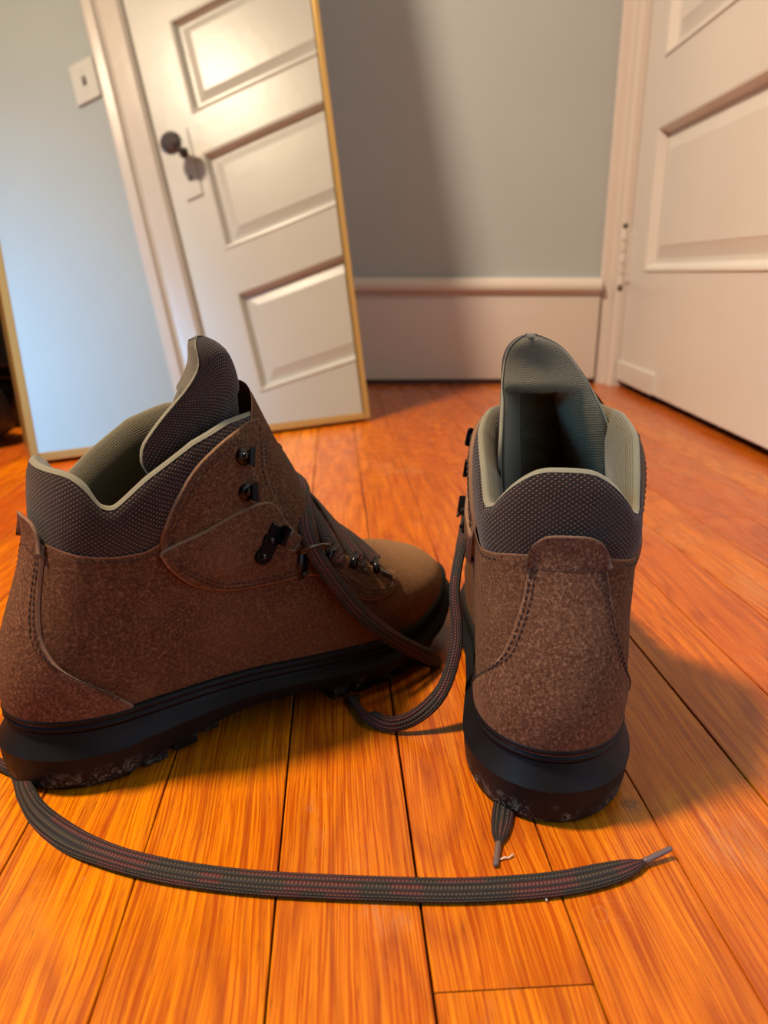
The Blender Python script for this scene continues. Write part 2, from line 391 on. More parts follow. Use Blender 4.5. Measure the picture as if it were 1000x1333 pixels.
for zc in (.267, 1.75):
    h = empty('hinge', parent=door)
    a = Acc()
    a.box((.001, .0, zc-.05), (.05, .0035, zc+.05), DM, .001); a.build('hinge_leaf', M_DOOR, h)
    for k in range(5):
        a = Acc(); z0 = zc-.056+k*.0224; a.tube([DM @ Vector((.020, .0115, z0+.001)), DM @ Vector((.020, .0115, z0+.0214))], .0068, 12); a.build('knuckle', M_TRIM if k % 2 else M_DOOR, h)
    a = Acc(); a.ellipsoid(DM @ Vector((.020, .0115, zc-.062)), (.006, .006, .009)); a.ellipsoid(DM @ Vector((.020, .0115, zc+.062)), (.006, .006, .008)); a.build('hinge_pin', M_IRON, h, True)
a = Acc(); a.box((.897, -.001, .765), (.944, .0045, .945), DM, .0015); kp = a.build('knob_plate', M_DOOR, door)
a = Acc(); a.tube([DM @ Vector((.920, .004, .885)), DM @ Vector((.920, .012, .885)), DM @ Vector((.920, .03, .885)), DM @ Vector((.920, .042, .885))], [.014, .010, .008, .012], 16); a.build('knob_shank', M_IRON, kp, True)
a = Acc()
nn = 12
V = []
for o, r in ((-.020, .012), (-.014, .022), (-.004, .0285), (.006, .0285), (.014, .022), (.018, .012)):
    V += [DM @ Vector((.920+r*math.cos(2*math.pi*k/nn), .062+o, .885+r*math.sin(2*math.pi*k/nn))) for k in range(nn)]
a.add(V, gfaces(6, nn, True, flip=True)+[tuple(range(nn)), tuple(range(5*nn, 6*nn))[::-1]]); a.build('door_knob', M_GLASSKNOB, kp)
a = Acc(); a.tube([DM @ Vector((.920, .0046, .815)), DM @ Vector((.920, .0060, .815))], .006, 12); a.build('keyhole', M_IRON, kp)

# light switch on the right wall, seen in the mirror
sw = empty('light_switch', DM @ Vector((1.150, .0, 1.178)), 0, label='white toggle switch plate on blue-grey wall left of the door casing, seen in the mirror', cat='light switch')
SWM = Matrix.Translation(-(DM @ Vector((1.150, .0, 1.178)))) @ DM
a = Acc(); a.box((1.113, -.0006, 1.121), (1.187, .0055, 1.235), SWM, .003); a.build('switch_plate', M_PLATE, sw)
a = Acc(); a.box((1.1445, .0055, 1.166), (1.1555, .0075, 1.190), SWM, .0006); tg = a.build('toggle_slot', M_IRON, sw)
a = Acc(); a.tube([SWM @ Vector((1.15, .006, 1.178)), SWM @ Vector((1.15, .018, 1.186))], [.0042, .003], 10); a.build('toggle', M_PLATE, tg, True)
for zz in (1.148, 1.208):
    a = Acc(); a.tube([SWM @ Vector((1.15, .0052, zz)), SWM @ Vector((1.15, .0066, zz))], .0035, 10); a.build('screw', M_PLATE, sw)

# ------------------------------------------------------------------ leaning mirror
az, el = math.radians(-56.7), math.radians(12.1)
mn = Vector((math.cos(az)*math.cos(el), math.sin(az)*math.cos(el), math.sin(el)))
mb = Vector((-math.sin(az), math.cos(az), 0)); ms = mn.cross(mb).normalized()
if ms.z < 0: ms = -ms
P0 = Vector((.0602, 1.2611, 0))
MO = P0 - mb*.265
MM = Matrix(((mb.x, ms.x, mn.x, 0), (mb.y, ms.y, mn.y, 0), (mb.z, ms.z, mn.z, 0), (0, 0, 0, 1)))
mir = empty('leaning_mirror', MO, 0, label='tall frameless-looking mirror in a thin brass frame leaning behind the boots, reflecting the white door', cat='mirror')
mir['label'] = 'tall rectangular mirror in a thin brass frame, leaning back on the floor behind the boots'
hwid, ht, fw, fd = .265, 1.42, .011, .022
a = Acc(); a.box((-hwid+fw*.6, fw*.6, -.008), (hwid-fw*.6, ht-fw*.6, -.003), MM); a.build('mirror_glass', M_MIRROR, mir)
a = Acc(); a.box((-hwid+fw*.6, fw*.6, -.012), (hwid-fw*.6, ht-fw*.6, -.0085), MM); a.build('backing_board', M_CAB, mir)
for lo, hi in (((-hwid, 0), (-hwid+fw, ht)), ((hwid-fw, 0), (hwid, ht)), ((-hwid+fw, 0), (hwid-fw, fw)), ((-hwid+fw, ht-fw), (hwid-fw, ht))):
    a = Acc(); a.box((lo[0], lo[1], -fd), (hi[0], hi[1], .0), Matrix.Translation(Vector((0, 0, .0045))) @ MM, .0012); a.build('frame_rail', M_BRASS, mir)

# dark cabinet the mirror leans against, and a bag beside it
CX0, CX1, CY0, CY1, CH = -1.16, -.475, 1.19, 1.67, .96
cab = empty('low_cabinet', ((CX0+CX1)/2, (CY0+CY1)/2, 0), 0, label='black-brown cabinet in the dark corner left of and behind the leaning mirror', cat='cabinet')
T = Matrix.Translation(-Vector(((CX0+CX1)/2, (CY0+CY1)/2, 0)))
a = Acc(); a.box((CX0, CY0+.02, .08), (CX1, CY1, CH-.025), T, .002); a.build('carcass', M_CAB, cab)
a = Acc(); a.box((CX0-.008, CY0-.004, CH-.025), (CX1+.008, CY1, CH), T, .003); a.build('cabinet_top', M_CAB, cab)
for k in range(2):
    w = (CX1-CX0)/2
    a = Acc(); a.box((CX0+k*w+.003, CY0, .10), (CX0+(k+1)*w-.003, CY0+.02, CH-.03), T, .002); d = a.build('cabinet_door', M_CAB, cab)
    a = Acc(); xk = CX0+w+(-.04 if k == 0 else .04); a.ellipsoid(T @ Vector((xk, CY0-.012, .6)), (.012, .012, .012)); a.build('cabinet_knob', M_IRON, d, True)
for x in (CX0+.03, CX1-.03):
    for y in (CY0+.05, CY1-.03):
        a = Acc(); a.tube([T @ Vector((x, y, 0)), T @ Vector((x, y, .082))], [.013, .02], 10); a.build('leg', M_CAB, cab, True)
bag = empty('black_bag', (-.585, 1.085, 0), .3, label='slouched black nylon bag on the floor at the far left edge, beside the mirror', cat='bag')
nu, nv = 28, 14; V = []
for i in range(nv+1):
    t = i/nv
    for k in range(nu):
        th = 2*math.pi*k/nu
        rx = .125*(1-.55*t**2.2)*(1 if t > .08 else .8+2.5*t); ry = .075*(1-.6*t**1.8)*(1 if t > .08 else .85+1.9*t)
        wob = 1+.05*math.sin(3*th+5*t)+.03*math.sin(7*th-3*t)
        c, s = math.cos(th), math.sin(th)
        V.append((rx*wob*abs(c)**.75*math.copysign(1, c), ry*wob*abs(s)**.75*math.copysign(1, s), .002+.17*t+.008*math.sin(2*th+1)*t))
F = gfaces(nv+1, nu, True)+[tuple(range(nu))[::-1], tuple(nv*nu+k for k in range(nu))]
mesh('bag_body', V, F, M_BAG, bag)
a = Acc(); a.tube([(-.05+.1*t, .0, .165+.07*math.sin(math.pi*t)) for t in np.linspace(0, 1, 14)], .006, 8); a.build('bag_handle', M_BAG, bag, True)
a = Acc(); a.tube([(-.05+.1*t, .004, .174) for t in np.linspace(0, 1, 4)], .0025, 8); a.build('zip', M_IRON, bag, True)

# ================================================================== boots
PX = [.098, .112, .120, .129, .141, .153, .169, .184, .200, .222, .245, .262, .274, .280]
PZ = [.270, .215, .197, .181, .156, .131, .106, .089, .0765, .068, .0625, .056, .047, .034]
KX = [.04, .08, .11, .15, .19, .22, .25, .281]
A0 = [.034, .034, .036, .043, .049, .047, .041, .030]; A1 = [.0355, .042, .0435, .044, .046, .045, .040, .03]
B0 = [.034, .032, .031, .036, .042, .043, .039, .030]; B1 = [.0355, .0405, .041, .041, .041, .041, .038, .03]
def ztop(x): return float(np.interp(x, PX, PZ)) if x >= .098 else .27+(.098-x)*6
def xfr(z): return float(np.interp(z, PZ[::-1], PX[::-1]))
def smtab(xs, ys, sg):
    X = np.linspace(xs[0], xs[-1], 400); Y = np.interp(X, xs, ys); d = X[1]-X[0]; k = np.arange(-60, 61)*d; g = np.exp(-k*k/2/sg/sg); g /= g.sum()
    sl0 = (Y[1]-Y[0]); sl1 = (Y[-1]-Y[-2]); Yp = np.concatenate([Y[0]-sl0*np.arange(60, 0, -1), Y, Y[-1]+sl1*np.arange(1, 61)]); Y = np.convolve(Yp, g, 'valid')
    return lambda x: float(np.interp(x, X, Y))
_xbk = smtab([.025, .03, .05, .065, .08, .1, .12, .14, .17], [-.003, -.0035, -.0055, -.0025, .003, .0115, .0180, .0210, .0225], .005)
def xbk(z): return _xbk(z)
def yc(x): t = min(1, max(0, (x-.14)/.14)); return .007*t*t*(3-2*t)
def hw(x, z, lat):
    a, b = (A0, A1) if lat else (B0, B1)
    t = sm(.035, .12, z)
    w = np.interp(x, KX, a)*(1-t)+np.interp(x, KX, b)*t+.0015*math.sin(math.pi*min(1, max(0, (z-.033)/.05)))
    X0 = xbk(z)
    if x < .045: w *= max(0, 1-((.045-x)/(.045-X0))**2.3)**.5 if x > X0 else 0
    if x > .215: w *= max(0, 1-((x-.215)/(.2815-.215))**2.6)**.5
    q = (z-.033)/(ztop(x)-.033); q = min(1, max(0, q))
    return w*(1-q**2.6)**.5
def ysf(x, z, side): return yc(x)-hw(x, z, True) if side < 0 else yc(x)+hw(x, z, False)
def zwelt(x): return float(np.interp(x, [0, .04, .1, .15, .19, .22, .25, .27, .29], [.0375, .036, .034, .031, .028, .028, .033, .039, .043]))
def zbot(x): return float(np.interp(x, [-.02, .038, .043, .10, .14, .17, .21, .25, .275, .29], [.0008, .0008, .0045, .013, .012, .0065, .007, .013, .020, .026]))
zrimL = smtab([.013, .0225, .0275, .0320, .0385, .0445, .059, .081, .102, .122, .13], [.1505, .1505, .1500, .1460, .1355, .1335, .1455, .1590, .1660, .1672, .1665], .0018)
zrimR = smtab([.013, .0222, .0232, .0246, .0264, .0292, .0335, .0400, .0460, .059, .081, .102, .122, .13], [.1545, .1545, .1530, .1500, .1465, .1415, .1350, .1325, .1345, .1455, .1590, .1660, .1672, .1665], .0006)
def ztl(x): return float(np.interp(x, [.01, .019, .027, .042, .056, .063, .08, .1, .125], [.1195, .118, .115, .1125, .1125, .114, .120, .128, .140]))
def normals(G):                                   # G: n x m x 3 grid
    du = np.gradient(G, axis=1); dv = np.gradient(G, axis=0); N = np.cross(du, dv)
    return N/np.maximum(np.linalg.norm(N, axis=2, keepdims=True), 1e-9)

def build_boot(name, loc, rz, mir, label, lean):
    zrim = zrimR if mir else zrimL
    ms_ = -1 if mir else 1
    root = empty(name, loc, rz, label=label, cat='boot', group='pair of brown suede hiking boots')
    def put(nm, V, F, mat, parent=root, uv=None, edge=None, smooth=True, **kw):
        V = [(v[0], v[1]*ms_, v[2]) for v in V]
        if mir: F = [tuple(f)[::-1] for f in F]
        return mesh(nm, V, F, mat, parent, smooth, uv, edge, **kw)
    def putacc(nm, a, mat, parent=root, smooth=True, **kw): return put(nm, a.V, a.F, mat, parent, None, a.E, smooth, **kw)
    # ---- shell of the upper (closed over the instep: the folded suede gusset)
    nr, ng = 64, 56
    gs = [1-abs(t)**1.6 for t in np.linspace(-1, 1, 2*ng+1)[:-1]]      # 0 at the back, 1 at the front
    gs = []; side = []
    for t in np.linspace(0, 1, ng+1): gs.append((1-math.cos(math.pi*t))/2); side.append(-1)
    for t in np.linspace(1, 0, ng+1)[1:-1]: gs.append((1-math.cos(math.pi*t))/2); side.append(1)
    m = len(gs); G = np.zeros((nr+1, m, 3))
    for j, (g, s) in enumerate(zip(gs, side)):
        for i in range(nr+1):
            v = i/nr; x = .28*g
            for _ in range(12):
                top = ztl(x)+float(np.interp(x, [.055, .07, .10, .112, .122, .129], [0, .004, .014, .022, .034, .041])); z0 = zwelt(x)-.006; z = z0+(top-z0)*v; X0 = xbk(z); x = X0+(xfr(z)-X0)*g
            G[i, j] = (x, ysf(x, z, s) if 0 < g < 1 else yc(x), z)
    F = gfaces(nr+1, m, True)
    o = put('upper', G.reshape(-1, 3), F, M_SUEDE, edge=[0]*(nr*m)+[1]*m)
    bv_shell = BVHTree.FromPolygons([Vector(v) for v in G.reshape(-1, 3)], F)
    # ---- padded collar (woven mesh) and lining
    nc = 90; taus = np.linspace(-1, 1, 2*nc+1); rows = [0, .03, .08, .16, .26, .36, .46, .56, .66, .76, .86, .94, 1]
    def cpoint(tau, z):
        g = abs(tau)**1.7; X0 = xbk(z); x = X0+(.1245-X0)*g
        s = -1 if tau < 0 else 1
        return x, (ysf(x, z, s) if g > 0 else 0.)
    def crow(zf, off):                             # zf(x) -> z
        P = np.zeros((len(taus), 3)); 
        for k, tau in enumerate(taus):
            x = .0218+(.1245-.0218)*abs(tau)**1.7
            z = zf(x); X, Y = cpoint(tau, z); P[k] = (X, Y, z)
        T = np.gradient(P, axis=0); N = np.stack([T[:, 1], -T[:, 0], 0*T[:, 0]], 1); N /= np.maximum(np.linalg.norm(N, axis=1, keepdims=True), 1e-9)
        # path runs lateral front -> back -> medial front; outward is N sign such that lateral points to -y
        if N[5, 1] > 0: N = -N
        fade = np.array([sm(0, .10, 1-abs(t)) for t in taus])[:, None]
        return P+N*off*(.35+.65*fade) if off > 0 else P+N*off*(.5+.5*fade)
    G = []
    for r in rows:
        off = float(np.interp(r, [0, .08, .35, .6, .85, .94, 1], [-.0030, -.0012, .0008, .0014, .0010, .0002, -.0008]))
        G.append(crow(lambda x, r=r: ztl(x)-.004+(zrim(x)-.0005-ztl(x)+.004)*r, off))
    G.append(crow(lambda x: zrim(x)+.0006, -.0016))
    G = np.array(G); 
    us = np.concatenate([[0], np.cumsum(np.linalg.norm(np.diff(G[5], axis=0), axis=1))])
    vs = np.cumsum(np.concatenate([np.zeros((1, G.shape[1])), np.linalg.norm(np.diff(G, axis=0), axis=2)]), axis=0)
    uv = np.stack([np.broadcast_to(us, vs.shape), vs], 2).reshape(-1, 2)
    Fc = gfaces(len(G), G.shape[1])
    put('padded_collar', G.reshape(-1, 3), Fc, M_MESH, uv=uv)
    bv_col = BVHTree.FromPolygons([Vector(v) for v in list(G.reshape(-1, 3))], Fc)
    Gl = []; E = []
    for dz, off, absz, e in ((.0000, -.0008, 0, 1), (.0010, -.0016, 0, 1), (.0016, -.0028, 0, .8), (.0012, -.0042, 0, .2), (-.0006, -.0066, 0, 0), (-.005, -.0098, 0, 0), (-.012, -.0124, 0, 0), (-.022, -.0124, 0, 0), (0, -.0085, .105, 0), (0, -.0062, .09, 0), (0, -.005, .075, 0), (0, -.0045, .06, 0), (0, -.005, .047, 0)):
        zf = (lambda x, dz=dz: zrim(x)+dz) if not absz else (lambda x, a=absz: a)
        Gl.append(crow(zf, off)); E += [e]*len(taus)
    Gl = np.array(Gl); us = np.concatenate([[0], np.cumsum(np.linalg.norm(np.diff(Gl[5], axis=0), axis=1))])
    vs = np.cumsum(np.concatenate([np.zeros((1, Gl.shape[1])), np.linalg.norm(np.diff(Gl, axis=0), axis=2)]), axis=0)
    put('collar_lining', Gl.reshape(-1, 3), gfaces(len(Gl), Gl.shape[1]), M_LIN, uv=np.stack([np.broadcast_to(us, vs.shape), vs], 2).reshape(-1, 2), edge=E)
    # footbed inside
    V = []; xs_ = np.linspace(.004, .262, 30)
    for x in xs_:
        for k in range(9):
            q = -1+2*k/8; V.append((x, yc(x)+q*(max(.002, hw(x, .048, q < 0)-.004)), .047+.002*q*q))
    put('footbed', V, gfaces(30, 9), M_LIN, uv=[(v[1], v[0]) for v in V])
    # ---- ray helpers for panels laid over the surfaces
    def side_hit(x, z, s):
        best = None
        for bv in (bv_shell, bv_col):
            h = bv.ray_cast(Vector((x, s*.2, z)), Vector((0, -s, 0)))
            if h[0] is not None and (best is None or h[3] < best[3]): best = h
        if best is None: return Vector((x, 0, z)), Vector((0, s, 0))
        n = best[1]; n = n if n.y*s > 0 else -n
        return best[0], n
    def back_hit(ph, z):
        d = Vector((-math.cos(ph), math.sin(ph), 0)); c = Vector((.045, 0, z))
        h = bv_shell.ray_cast(c+d*.2, -d)
        if h[0] is None: return c+d*.036, d
        n = h[1]; return h[0], (n if n.dot(d) > 0 else -n)
    def panel(nm, poly, hit, thick, mat, parent=root, closed_k=6, sub=.0022, scale=(1, 1), rim=.0009):
        P = [np.array(p) for p in resample(catmull([(p[0]*scale[0], p[1]*scale[1]) for p in poly], closed_k, True), .0014, True)]
        A = sum(P[i][0]*P[(i+1) % len(P)][1]-P[(i+1) % len(P)][0]*P[i][1] for i in range(len(P)))/2
        if A < 0: P = P[::-1]
        n = len(P); rings = [(P, 0.)]
        nor = []
        for i in range(n):
            t = P[(i+2) % n]-P[i-2]; t /= np.linalg.norm(t); nor.append(np.array((-t[1], t[0])))
        for d in (rim*.35, rim): rings.append(([P[i]+nor[i]*d for i in range(n)], d))
        pts = []; dist = []
        for R_, d in rings:
            for q in R_: pts.append(Vector(q)); dist.append(d)
        lo = np.min(P, 0); hi = np.max(P, 0); PA = np.array(P); yv = lo[1]; row = 0
        def inside(q):
            c = False
            for i in range(n):
                a, b = P[i], P[i-1]
                if (a[1] > q[1]) != (b[1] > q[1]) and q[0] < (b[0]-a[0])*(q[1]-a[1])/(b[1]-a[1])+a[0]: c = not c
            return c
        while yv < hi[1]:
            xv = lo[0]+(row % 2)*sub/2
            while xv < hi[0]:
                q = np.array((xv, yv)); dm = np.min(np.linalg.norm(PA-q, axis=1))
                if dm > rim*2.0 and inside(q): pts.append(Vector(q)); dist.append(9)
                xv += sub
            yv += sub*.87; row += 1
        edges = [(i, (i+1) % n) for i in range(n)]
        r = delaunay_2d_cdt(pts, edges, [], 1, 1e-6)
        vo, fo, orig = r[0], r[2], r[3]
        V = []; E = []
        for v, og in zip(vo, orig):
            d = dist[og[0]] if og else 9
            p, nn_ = hit(v.x/scale[0], v.y/scale[1])
            hgt = -.0006 if d == 0 else (thick*.75 if d < rim*.9 else thick)
            V.append(p+nn_*hgt); E.append(1.0 if d < rim*.9 else 0.)
        Ff = []
        for f in fo:
            a_, b_, c_ = (V[i] for i in f[:3]); fn = (b_-a_).cross(c_-a_); p, nn_ = hit(vo[f[0]].x/scale[0], vo[f[0]].y/scale[1])
            Ff.append(tuple(f) if fn.dot(nn_) > 0 else tuple(f)[::-1])
        return put(nm, V, Ff, mat, parent, edge=E)
    def stitches(nm, path, hit, parent, off=.0022, step=.0030, ln=.0021, scale=(1, 1), w=.00042):
        a = Acc(); Q = resample(catmull(path, 8), .0005); S = [hit(*q) for q in Q]
        d = 0; last = None; L3 = [0]
        for i in range(1, len(S)): L3.append(L3[-1]+(S[i][0]-S[i-1][0]).length)
        L3 = np.array(L3); arr = np.array([list(s_[0]+s_[1]*off) for s_ in S])
        k = 0.
        while k+ln < L3[-1]:
            pp = [Vector([np.interp(k+ln*t, L3, arr[:, c]) for c in range(3)]) for t in (0, .5, 1)]
            a.tube(pp, [w*.5, w, w*.5], 5); k += step
        return putacc(nm, a, M_THREAD, parent, kind='stuff')
    flap_poly = [(.1245, .1640), (.112, .1645), (.101, .1612), (.090, .1560), (.080, .1490), (.071, .1375), (.0640, .1240), (.0618, .1130), (.066, .101), (.080, .092), (.100, .088), (.122, .090), (.1275, .104), (.1262, .120), (.1230, .130), (.1212, .142), (.1224, .1535)]
    stay_poly = [(.0622, .1125), (.0815, .1185), (.0985, .1235), (.112, .1255), (.121, .1240), (.1264, .1175), (.1374, .1025), (.150, .0935), (.164, .0865), (.181, .0755), (.195, .0680), (.2040, .0640), (.2085, .0610), (.2070, .0568), (.199, .0540), (.187, .0540), (.174, .0580), (.163, .0675), (.152, .0760), (.140, .0795), (.122, .0805), (.105, .0815), (.090, .0845), (.0765, .0905), (.0665, .1000), (.0622, .107)]
    for s in (-1, 1):
        H = lambda x, z, s=s: side_hit(x, z, s)
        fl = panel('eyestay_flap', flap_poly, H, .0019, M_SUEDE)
        H2 = lambda x, z, s=s: (lambda r: (r[0]+r[1]*(.0019 if (z > .092 and x < .127) else .0003), r[1]))(side_hit(x, z, s))
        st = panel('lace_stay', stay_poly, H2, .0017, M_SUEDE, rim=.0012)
        for o_ in (.0022, .0044):
            stitches('stitching', [(.0665+o_*.3, .1075), (.0665+o_, .103), (.078+o_*.6, .0915+o_*.9), (.0905, .0845+o_), (.105, .0815+o_), (.122, .0805+o_), (.141, .0797+o_), (.154, .0765+o_), (.1635+o_*.4, .0690+o_), (.1750+o_*.2, .0592+o_), (.188, .0545+o_), (.197, .0545+o_), (.205-o_*.5, .0575+o_*.7), (.2072-o_, .0605)], H2, st, .0019)
        stitches('stitching', [(.0650, .114), (.0665, .1235), (.0735, .137), (.082, .1475), (.092, .1545), (.102, .1590), (.112, .162)], H, fl, .0021)
        stitches('stitching', [(.0672, .114), (.0687, .1230), (.0755, .1360), (.0837, .1458), (.0933, .1525), (.103, .1568)], H, fl, .0021)
        stitches('stitching', [(.120, .161), (.1188, .152), (.1180, .142), (.1200, .131)], H, fl, .0021)
        # topline seam of the quarter
        stitches('stitching', [(.026, .1125), (.034, .1108), (.044, .1098), (.054, .1098), (.061, .111)], lambda x, z, s=s: (lambda h: (h[0] if h[0] is not None else Vector((x, 0, z)), Vector((0, s, 0))))(bv_shell.ray_cast(Vector((x, s*.2, z)), Vector((0, -s, 0)))), o, .0003, .0034, .0022)
    # ---- heel counter strip round the back
    D = math.radians
    lat = [(-25.5, .1172), (-26, .1168), (-26.3, .1155), (-27, .108), (-27, .098), (-29, .086), (-33, .075), (-42, .064), (-55, .0555), (-68, .0480), (-80, .0405), (-86, .0345)]
    med = [(88, .0345), (82, .0405), (71, .0480), (61, .0555), (51, .064), (44, .075), (40, .086), (38.5, .098), (37.5, .108), (37, .1155), (36.6, .1168), (36, .1172)]
    pol = [(D(a_), z) for a_, z in lat+[(-50, .0335), (-20, .0335), (20, .0335), (50, .0335)]+med+[(15, .1180), (0, .1182), (-12, .1180)]]
    hs = panel('heel_counter', pol, back_hit, .0019, M_SUEDE2, scale=(.036, 1), closed_k=4)
    for o_ in (3.0, 6.2):
        stitches('stitching', [(D(a_)+D(o_)*1.0, z+(.0006*o_ if a_ < -35 else 0)) for a_, z in lat[2:-1]], back_hit, hs, .0021)
        stitches('stitching', [(D(a_)-D(o_)*1.0, z+(.0006*o_ if a_ > 39 else 0)) for a_, z in med[1:-2]], back_hit, hs, .0021)
    stitches('stitching', [(D(a_), .1135) for a_ in (-23, -10, 0, 10, 20, 30)], back_hit, hs, .0021)
    # ---- pull tab
    V = []; nw, nh = 25, 12; E = []
    for lay in (0, 1):
        for i in range(nh+1):
            h = i/nh
            for k in range(nw):
                w = -1+2*k/(nw-1); cor = (1-abs(w)**3.6)**.5 if abs(w) < 1 else 0
                z = .1125+(.0150*cor)*h+.0*w; ph = D(4.5)+w*D(34.0-1.0*h)
                p, n_ = back_hit(ph, min(z, .1165)); x0 = xbk(z)-xbk(min(z, .1165))
                fl_ = .0022+.0012*h+.0022*h*h*(1-.3*w*w)
                p = Vector((p.x+x0, p.y, z))+n_*(fl_-(.0019 if lay else 0)*(1 if 0 < i else .5)); V.append(p); E.append(1. if (i >= nh-0 or abs(w) > .95) else 0.)
    n1 = (nh+1)*nw; Ft = gfaces(nh+1, nw)+gfaces(nh+1, nw, off=n1, flip=True)
    for i in range(nh): Ft += [(i*nw, (i+1)*nw, n1+(i+1)*nw, n1+i*nw), (i*nw+nw-1, n1+i*nw+nw-1, n1+(i+1)*nw+nw-1, (i+1)*nw+nw-1)]
    for k in range(nw-1): Ft.append((nh*nw+k, nh*nw+k+1, n1+nh*nw+k+1, n1+nh*nw+k))
    Ft = [f[::-1] for f in Ft]
    put('pull_tab', V, Ft, M_SUEDE2, edge=E)
    # ---- tongue: padded U-shaped gaiter, mesh outside and lining inside
    zc_ = [.095, .12, .137, .144, .151, .159, .169, .183, .191, .197, .201, .2040, .2055]
    T_ = lambda ys: smtab(zc_, ys, .0022)
    xf_ = T_([.143, .133, .1285, .1265, .124, .1215, .1195, .1175, .1145, .1115, .108, .1045, .1015])
    xl_ = T_([.105, .088, .070, .065, .061, .062, .071, .086, .0925, .0935, .0930, .0945, .098])
    xm_ = T_([.105, .102, .099, .099, .0995, .1005, .1025, .1055, .1070, .1065, .1050, .1025, .1000])
    yl_ = T_([-.026, -.028, -.0295, -.0300, -.0305, -.0305, -.0305, -.0305, -.0300, -.0290, -.0272, -.0240, -.0200])
    ym_ = T_([.026, .029, .0325, .0325, .0315, .0290, .0245, .0160, .0100, .0050, .0000, -.0060, -.0115])
    zq = np.concatenate([np.linspace(.100, .190, 34), [.1930, .1958, .1983, .2005, .2024, .2040, .2050]])
    na = 49
    Gi = []
    for z in zq:
        row = []; YL, YM = yl_(z)+.002, ym_(z)-.002; Yc_ = YL*.62+YM*.38 if z > .15 else YL*.5+YM*.5
        mixq = sm(.135, .165, z); Yc_ = (YL+YM)/2*(1-mixq)+(YL*.60+YM*.40)*mixq
        for k in range(na):
            a_ = -1+2*k/(na-1); th = abs(a_)*math.pi/2
            if a_ < 0:
                X = xf_(z)-(xf_(z)-xl_(z))*(1-max(0, math.cos(th))**.9); Y = Yc_+(YL-Yc_)*math.sin(th)**.7
            else:
                X = xf_(z)-(xf_(z)-xm_(z))*a_**1.15; Y = Yc_+(YM-Yc_)*a_**.95
            row.append((X, Y, z))
        Gi.append(row)
    C = np.array(Gi); 
    N = normals(C); 
    if N[10, na//2, 0] < 0: N = -N
    V = []; E = []; rr_ = []
    aa = np.abs(np.linspace(-1, 1, na)); zt = (zq-.100)/(.2053-.100)
    th_ = np.zeros((len(zq), na))
    for i in range(len(zq)):
        for k in range(na):
            a_ = -1+2*k/(na-1); z = zq[i]
            plate = sm(-.56, -.46, a_)*sm(.36, .24, a_)*sm(.181, .176, z)
            tI = .0078+.0022*sm(.3, .6, a_)*sm(.195, .175, z)-.0030*sm(-.4, -.6, a_)*sm(.195, .18, z)
            tI = tI*(1-.72*plate)
            tI *= 1-.45*math.exp(-((a_-.30)/.05)**2)*sm(.188, .176, z)
            th_[i, k] = .0010+tI*min(1, ((1-aa[k])/.34))**.5*min(1, ((1-zt[i])/.10))**.5
    crease = np.ones((len(zq), na))
    out = C+N*np.minimum(th_*.3, .0022)[..., None]; inn = C-N*(th_*1.0)[..., None]
    for i in range(len(zq)):                       # the top of the tongue is a solid padded roll, not a trough
        wz = sm(.1735, .1810, zq[i]); YL, YM = C[i, 0, 1], C[i, -1, 1]; xl, xm = C[i, 0, 0], C[i, -1, 0]
        for k in range(na):
            s_ = (C[i, k, 1]-YL)/(YM-YL); s_ = min(1, max(0, s_))
            q = np.array((xl+(xm-xl)*s_-.0045*math.sin(math.pi*s_)**.7, C[i, k, 1], zq[i]-.0010*math.sin(math.pi*s_)))
            inn[i, k] = inn[i, k]*(1-wz)+q*wz
    # sag folds of the centre plate
    for i in range(len(zq)):
        for k in range(na):
            a_ = -1+2*k/(na-1)
            if abs(a_+.08) < .4: inn[i, k] -= N[i, k]*(.0013*math.sin(zq[i]*430+a_*3)*(1-((a_+.08)/.4)**2)*sm(.172, .16, zq[i]))
    def uvof(G_):
        us = np.concatenate([np.zeros((G_.shape[0], 1)), np.cumsum(np.linalg.norm(np.diff(G_, axis=1), axis=2), axis=1)], 1); us -= us[:, na//2:na//2+1]
        vs = np.concatenate([np.zeros((1, G_.shape[1])), np.cumsum(np.linalg.norm(np.diff(G_, axis=0), axis=2), axis=0)], 0)
        return np.stack([us, vs], 2).reshape(-1, 2)
    tg_ = put('tongue', out.reshape(-1, 3), gfaces(len(zq), na), M_MESH, uv=uvof(out))
    # lining: inner sheet plus a rolled border joining the outer sheet
    nz = len(zq); V = list(inn.reshape(-1, 3)); E = [0.]*len(V); UV = list(uvof(inn)); Fi = gfaces(nz, na, flip=True)
    border = [(i, 0) for i in range(nz)]+[(nz-1, k) for k in range(1, na)]+[(i, na-1) for i in range(nz-2, -1, -1)]
    ids = []
    for b_ in border:
        mid = (out[b_]+inn[b_])/2
        outd = mid-C[max(0, b_[0]-2), int(np.clip(b_[1], 2, na-3))]; outd /= np.linalg.norm(outd)
        r0 = []
        for q, e in ((0, 1), (.5, 1), (1, 1)):
            base = inn[b_]*(1-q)+out[b_]*q; bulge = .0014*math.sin(math.pi*max(q, .12)*.9)
            V.append(base+outd*bulge+N[b_]*(.0004 if q == 1 else 0)); E.append(e*sm(.2053, .200, zq[b_[0]])); UV.append((b_[1]*.001, b_[0]*.003)); r0.append(len(V)-1)
        ids.append([b_[0]*na+b_[1]]+r0)
    for p_a, p_b in zip(ids, ids[1:]):
        for c_ in range(3): Fi.append((p_a[c_], p_b[c_], p_b[c_+1], p_a[c_+1]))
    put('tongue_lining', V, Fi, M_LIN, tg_, uv=UV, edge=E)
    # ---- sole
    outl = []; XB = xbk(.036)
